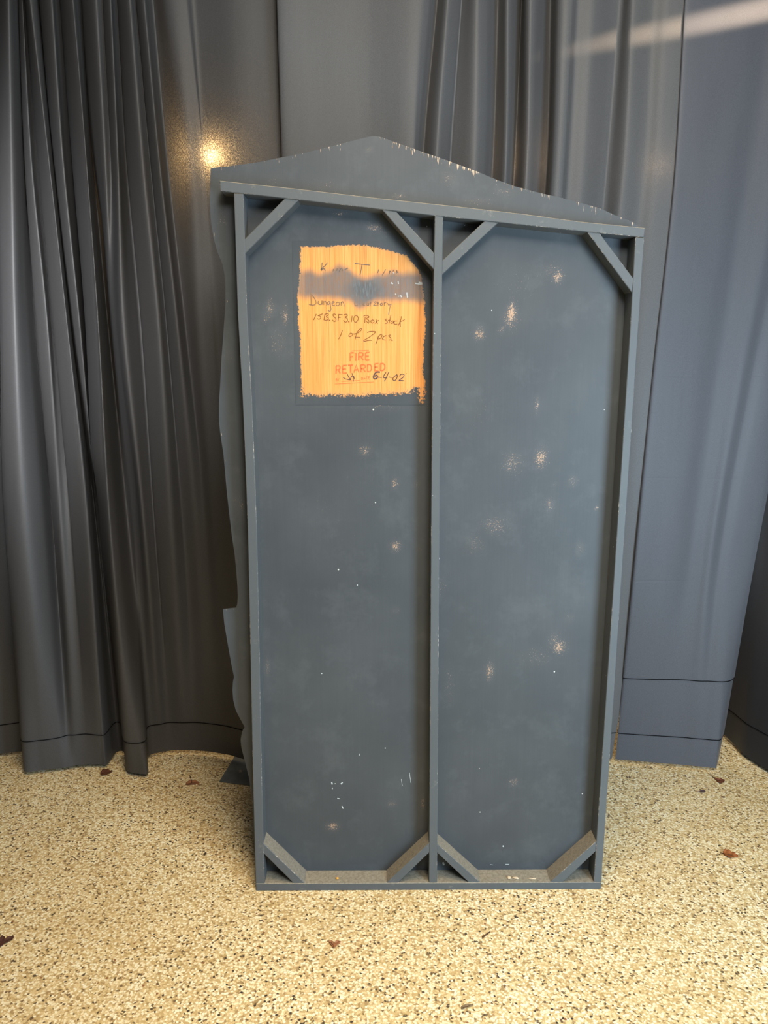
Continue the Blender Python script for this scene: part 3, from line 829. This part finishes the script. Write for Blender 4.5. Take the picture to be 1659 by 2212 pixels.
def tube(bm, pts, r, taper=.7, sides=6):
    P = [Vector(p) for p in pts]; prev = None; n = len(P)
    for i, p in enumerate(P):
        t = (P[min(i+1, n-1)] - P[max(i-1, 0)]).normalized()
        a = t.cross(Vector((0, 0, 1)))
        if a.length < 1e-3: a = Vector((1, 0, 0))
        a.normalize(); b_ = t.cross(a)
        rr = r*(1-(1-taper)*i/max(1, n-1))
        ring = [bm.verts.new(p + a*rr*math.cos(k*math.tau/sides) + b_*rr*math.sin(k*math.tau/sides)) for k in range(sides)]
        if prev:
            for k in range(sides): bm.faces.new((prev[k], prev[(k+1) % sides], ring[(k+1) % sides], ring[k]))
        else: bm.faces.new(list(reversed(ring)))
        prev = ring
    bm.faces.new(prev)
M_LEAF_D = mat_plain('dark_dry_leaf', (.105, .040, .020), .6, .3, .3, 60)
M_LEAF_R = mat_plain('red_brown_dry_leaf', (.15, .050, .025), .6, .3, .3, 60)
M_LEAF_O = mat_plain('orange_brown_dry_leaf', (.26, .085, .025), .6, .3, .3, 60)
M_LEAF_P = mat_plain('pale_brown_dry_leaf', (.30, .13, .06), .6, .3, .3, 60)
M_RIB = mat_plain('leaf_stem', (.09, .045, .025), .7, .2, .2, 60)
cE = lambda s: [(200+x/6.9125, 1650+y/6.9143) for x, y in s]
cF = lambda s: [(1490+x/9.817, 1670+y/9.815) for x, y in s]
cG = lambda s: [(x/8.295, 1980+y/8.292) for x, y in s]
cH = lambda s: [(660+x/3.7705, 1990+y/3.7703) for x, y in s]
leaf('dark brown oval leaf on the floor between the hems of the gathered left curtain', cE([(118, 150), (135, 115), (185, 95), (245, 105), (285, 130), (245, 160), (190, 182), (130, 185)]), cE([(128, 160), (190, 140), (280, 130)]), M_LEAF_D, .008, cE([(280, 130), (305, 118)]))
leaf('brown leaf with upright stem on the floor left of the steel plate', cE([(1395, 310), (1420, 275), (1480, 262), (1540, 262), (1585, 285), (1575, 310), (1500, 318), (1430, 326)]), cE([(1405, 312), (1480, 295), (1578, 290)]), M_LEAF_P, .006, cE([(1480, 290), (1470, 240), (1450, 195)]))
leaf('dark red-brown pear-shaped leaf on the floor below the slate-grey curtain', cF([(515, 118), (570, 130), (620, 145), (660, 135), (735, 175), (700, 220), (655, 240), (600, 215), (560, 165)]), cF([(530, 130), (610, 170), (720, 180)]), M_LEAF_R, .008, cF([(515, 118), (480, 90), (430, 55)]))
leaf('tiny purplish leaf scrap on the floor left of the pear-shaped leaf', cF([(220, 370), (270, 368), (332, 388), (318, 412), (262, 424), (205, 412), (165, 408), (165, 398), (215, 398)]), cF([(180, 404), (260, 398), (325, 394)]), mat_plain('purple_leaf_scrap', (.10, .065, .07), .6, .3, .2, 60), .003)
leaf('orange-brown oblong leaf on the open floor at the right', cF([(705, 1715), (715, 1665), (770, 1650), (850, 1680), (940, 1725), (1020, 1775), (1000, 1808), (920, 1812), (880, 1835), (800, 1805), (745, 1770)]), cF([(715, 1710), (850, 1745), (1010, 1785)]), M_LEAF_O, .010, cF([(705, 1715), (650, 1715)]))
leaf('dark lobed leaf cut by the left edge of the picture', cG([(-120, 470), (-40, 420), (0, 395), (45, 362), (85, 385), (78, 435), (110, 400), (185, 372), (245, 375), (240, 410), (180, 455), (110, 490), (50, 530), (0, 575), (-80, 600), (-130, 540)]), cG([(-110, 530), (0, 480), (120, 440), (225, 392)]), mat_plain('purple_brown_leaf', (.075, .030, .022), .6, .3, .25, 60), .006)
leaf('heart-shaped torn brown leaf on the floor in front of the flat', cH([(192, 178), (200, 165), (232, 178), (262, 166), (288, 178), (268, 196), (228, 226), (212, 205)]), cH([(205, 176), (225, 196), (230, 220)]), M_LEAF_P, .006)
leaf('greyish brown shrivelled leaf on the floor at the bottom of the picture', cH([(1265, 715), (1290, 692), (1340, 686), (1365, 690), (1345, 700), (1310, 712), (1280, 722)]), cH([(1268, 716), (1315, 700), (1362, 690)]), mat_plain('grey_brown_leaf', (.20, .14, .075), .7, .2, .3, 80), .006)
leaf('tiny dark leaf scrap on the floor under the pear-shaped leaf', cF([(668, 508), (700, 502), (752, 515), (740, 528), (690, 528)]), cF([(675, 515), (745, 520)]), M_LEAF_D, .003)
def twig(label, pts, r, mat):
    P = [on_floor(*p) for p in pts]; cen = sum(P, Vector())/len(P); cen.z = 0
    bm = bmesh.new(); tube(bm, [(p.x-cen.x, p.y-cen.y, r) for p in P], r, .6)
    o = mesh_obj('twig', bm, mat, None, True); o.location = cen
    tag(o, label, 'twig'); return o
twig('short dark wood splinter on the floor in front of the flat', cH([(1442, 136), (1470, 115), (1502, 92)]), .0028, M_RIB)
twig('thin brown twig on the floor at the left, below the left curtain', [(155, 1850), (163, 1855), (171, 1861)], .0013, M_RIB)
# crumbs of wood left lying on the bottom rail of the flat
def crumb(label, px, py, l, w, h, rz, mat):
    zr = loc(925, 1907, 0)[1]
    p = on_floor(px, py, zr + .0006)
    bm = bmesh.new()
    bmesh.ops.create_icosphere(bm, subdivisions=2, radius=1.0)
    for v in bm.verts:
        k = 1+.35*mnoise.noise(v.co*1.7+Vector((px, py, 0)))
        v.co = Vector((v.co.x*l*k*(1.2-.5*v.co.x*.5), v.co.y*w*k, max(-.55, v.co.z)*h*k))
    zmin = min(v.co.z for v in bm.verts)
    for v in bm.verts: v.co.z -= zmin
    o = mesh_obj('wood_chip', bm, mat, None, True); o.location = p; o.rotation_euler = (0, 0, rz)
    tag(o, label, 'wood chip'); return o
M_CHIP = mat_plain('pale_wood_chip', (.62, .50, .34), .7, .2, .2, 90)
M_CHIP_O = mat_plain('orange_wood_chip', (.75, .38, .08), .7, .2, .2, 90)
crumb('round knobbly tan wood chip on the bottom rail of the right bay', 1100, 1897.5, .006, .006, .0045, .3, M_CHIP)
crumb('pale teardrop-shaped wood chip on the bottom rail, middle of three in the right bay', 1115, 1898, .009, .0045, .004, -.25, M_CHIP)
crumb('thin pale sliver of wood on the bottom rail, rightmost of three', 1151, 1899, .011, .0022, .0022, -.08, M_CHIP)
crumb('small orange wood crumb on the bottom rail of the left bay', 729, 1898.5, .0045, .004, .004, .2, M_CHIP_O)

# ------------------------------------------------------------------ light
def area(name, locn, target, size, power, colr, size_y=None):
    L = bpy.data.lights.new(name, 'AREA'); L.energy = power; L.color = colr; L.size = size
    if size_y: L.shape = 'RECTANGLE'; L.size_y = size_y
    o = bpy.data.objects.new(name, L); COL.objects.link(o); o.location = locn
    o.rotation_euler = (Vector(target)-Vector(locn)).to_track_quat('-Z', 'Y').to_euler()
    return o
area('window_light', (1.78, .25, 1.25), (.3, 2.6, .8), .8, 92, (.60, .81, 1.0), 1.4)
area('front_light', (.6, -.6, 3.5), (-.1, 3.0, 2.4), .9, 70, (1.0, .97, .92))
area('ceiling_light', (.45, .7, 3.8), (.2, 1.9, .3), 1.0, 40, (1.0, .83, .58))
o = area('floor_fill_light', (0, 1.35, 3.9), (0, 1.4, 0), .9, 19, (1.0, .78, .52)); o.data.spread = math.radians(80)  # added fill, narrowed to brighten the floor rather than the flat
o = area('curtain_fill_light', (-1.2, -.2, 2.7), (-1.85, 3.1, 1.9), .7, 16, (.97, .98, 1.0)); o.data.spread = math.radians(35)  # added fill for the left curtain, spread kept off the flat
def point(name, locn, power, colr, r):
    L = bpy.data.lights.new(name, 'POINT'); L.energy = power; L.color = colr; L.shadow_soft_size = r
    o = bpy.data.objects.new(name, L); COL.objects.link(o); o.location = locn; return o
p = on_y(463, 342, 3.212); point('lamp_behind_curtain', p, 34.0, (1.0, .70, .34), .012)
p = on_y(1124, 360, 3.30); point('lamp_behind_curtain', p, 10.0, (1.0, .75, .5), .02)
p = on_y(1418, 366, 3.165); point('lamp_behind_curtain', p, 3.0, (1.0, .75, .5), .012)
point('backstage_light', (1.1, 4.4, 2.0), 28.0, (1.0, .80, .55), .15)
# narrow raking beam that draws the warm streak across the right curtains
S0, S1 = on_y(1790, -8, 3.06), on_y(1150, 128, 3.09)
L = bpy.data.lights.new('beam_light', 'SPOT'); L.energy = 620; L.color = (1.0, .74, .50); L.spot_size = math.radians(62); L.spot_blend = 1.0; L.shadow_soft_size = .01
o = bpy.data.objects.new('beam_light', L); COL.objects.link(o)
src = Vector((2.0, 1.6, 2.55)); zd = (src - S0).normalized(); xd = (S1 - S0); xd = (xd - zd*xd.dot(zd)).normalized(); yd = zd.cross(xd)
o.matrix_world = Matrix.Translation(src) @ Matrix((xd, yd, zd)).transposed().to_4x4() @ Matrix.Diagonal((1, .052, 1, 1))

w = bpy.data.worlds.new('world'); scn.world = w; w.use_nodes = True
bg = w.node_tree.nodes['Background']; bg.inputs[0].default_value = (.80, .82, .88, 1); bg.inputs[1].default_value = .06

scn.view_settings.view_transform = 'Standard'
scn.view_settings.look = 'None'
scn.view_settings.exposure = 0.0
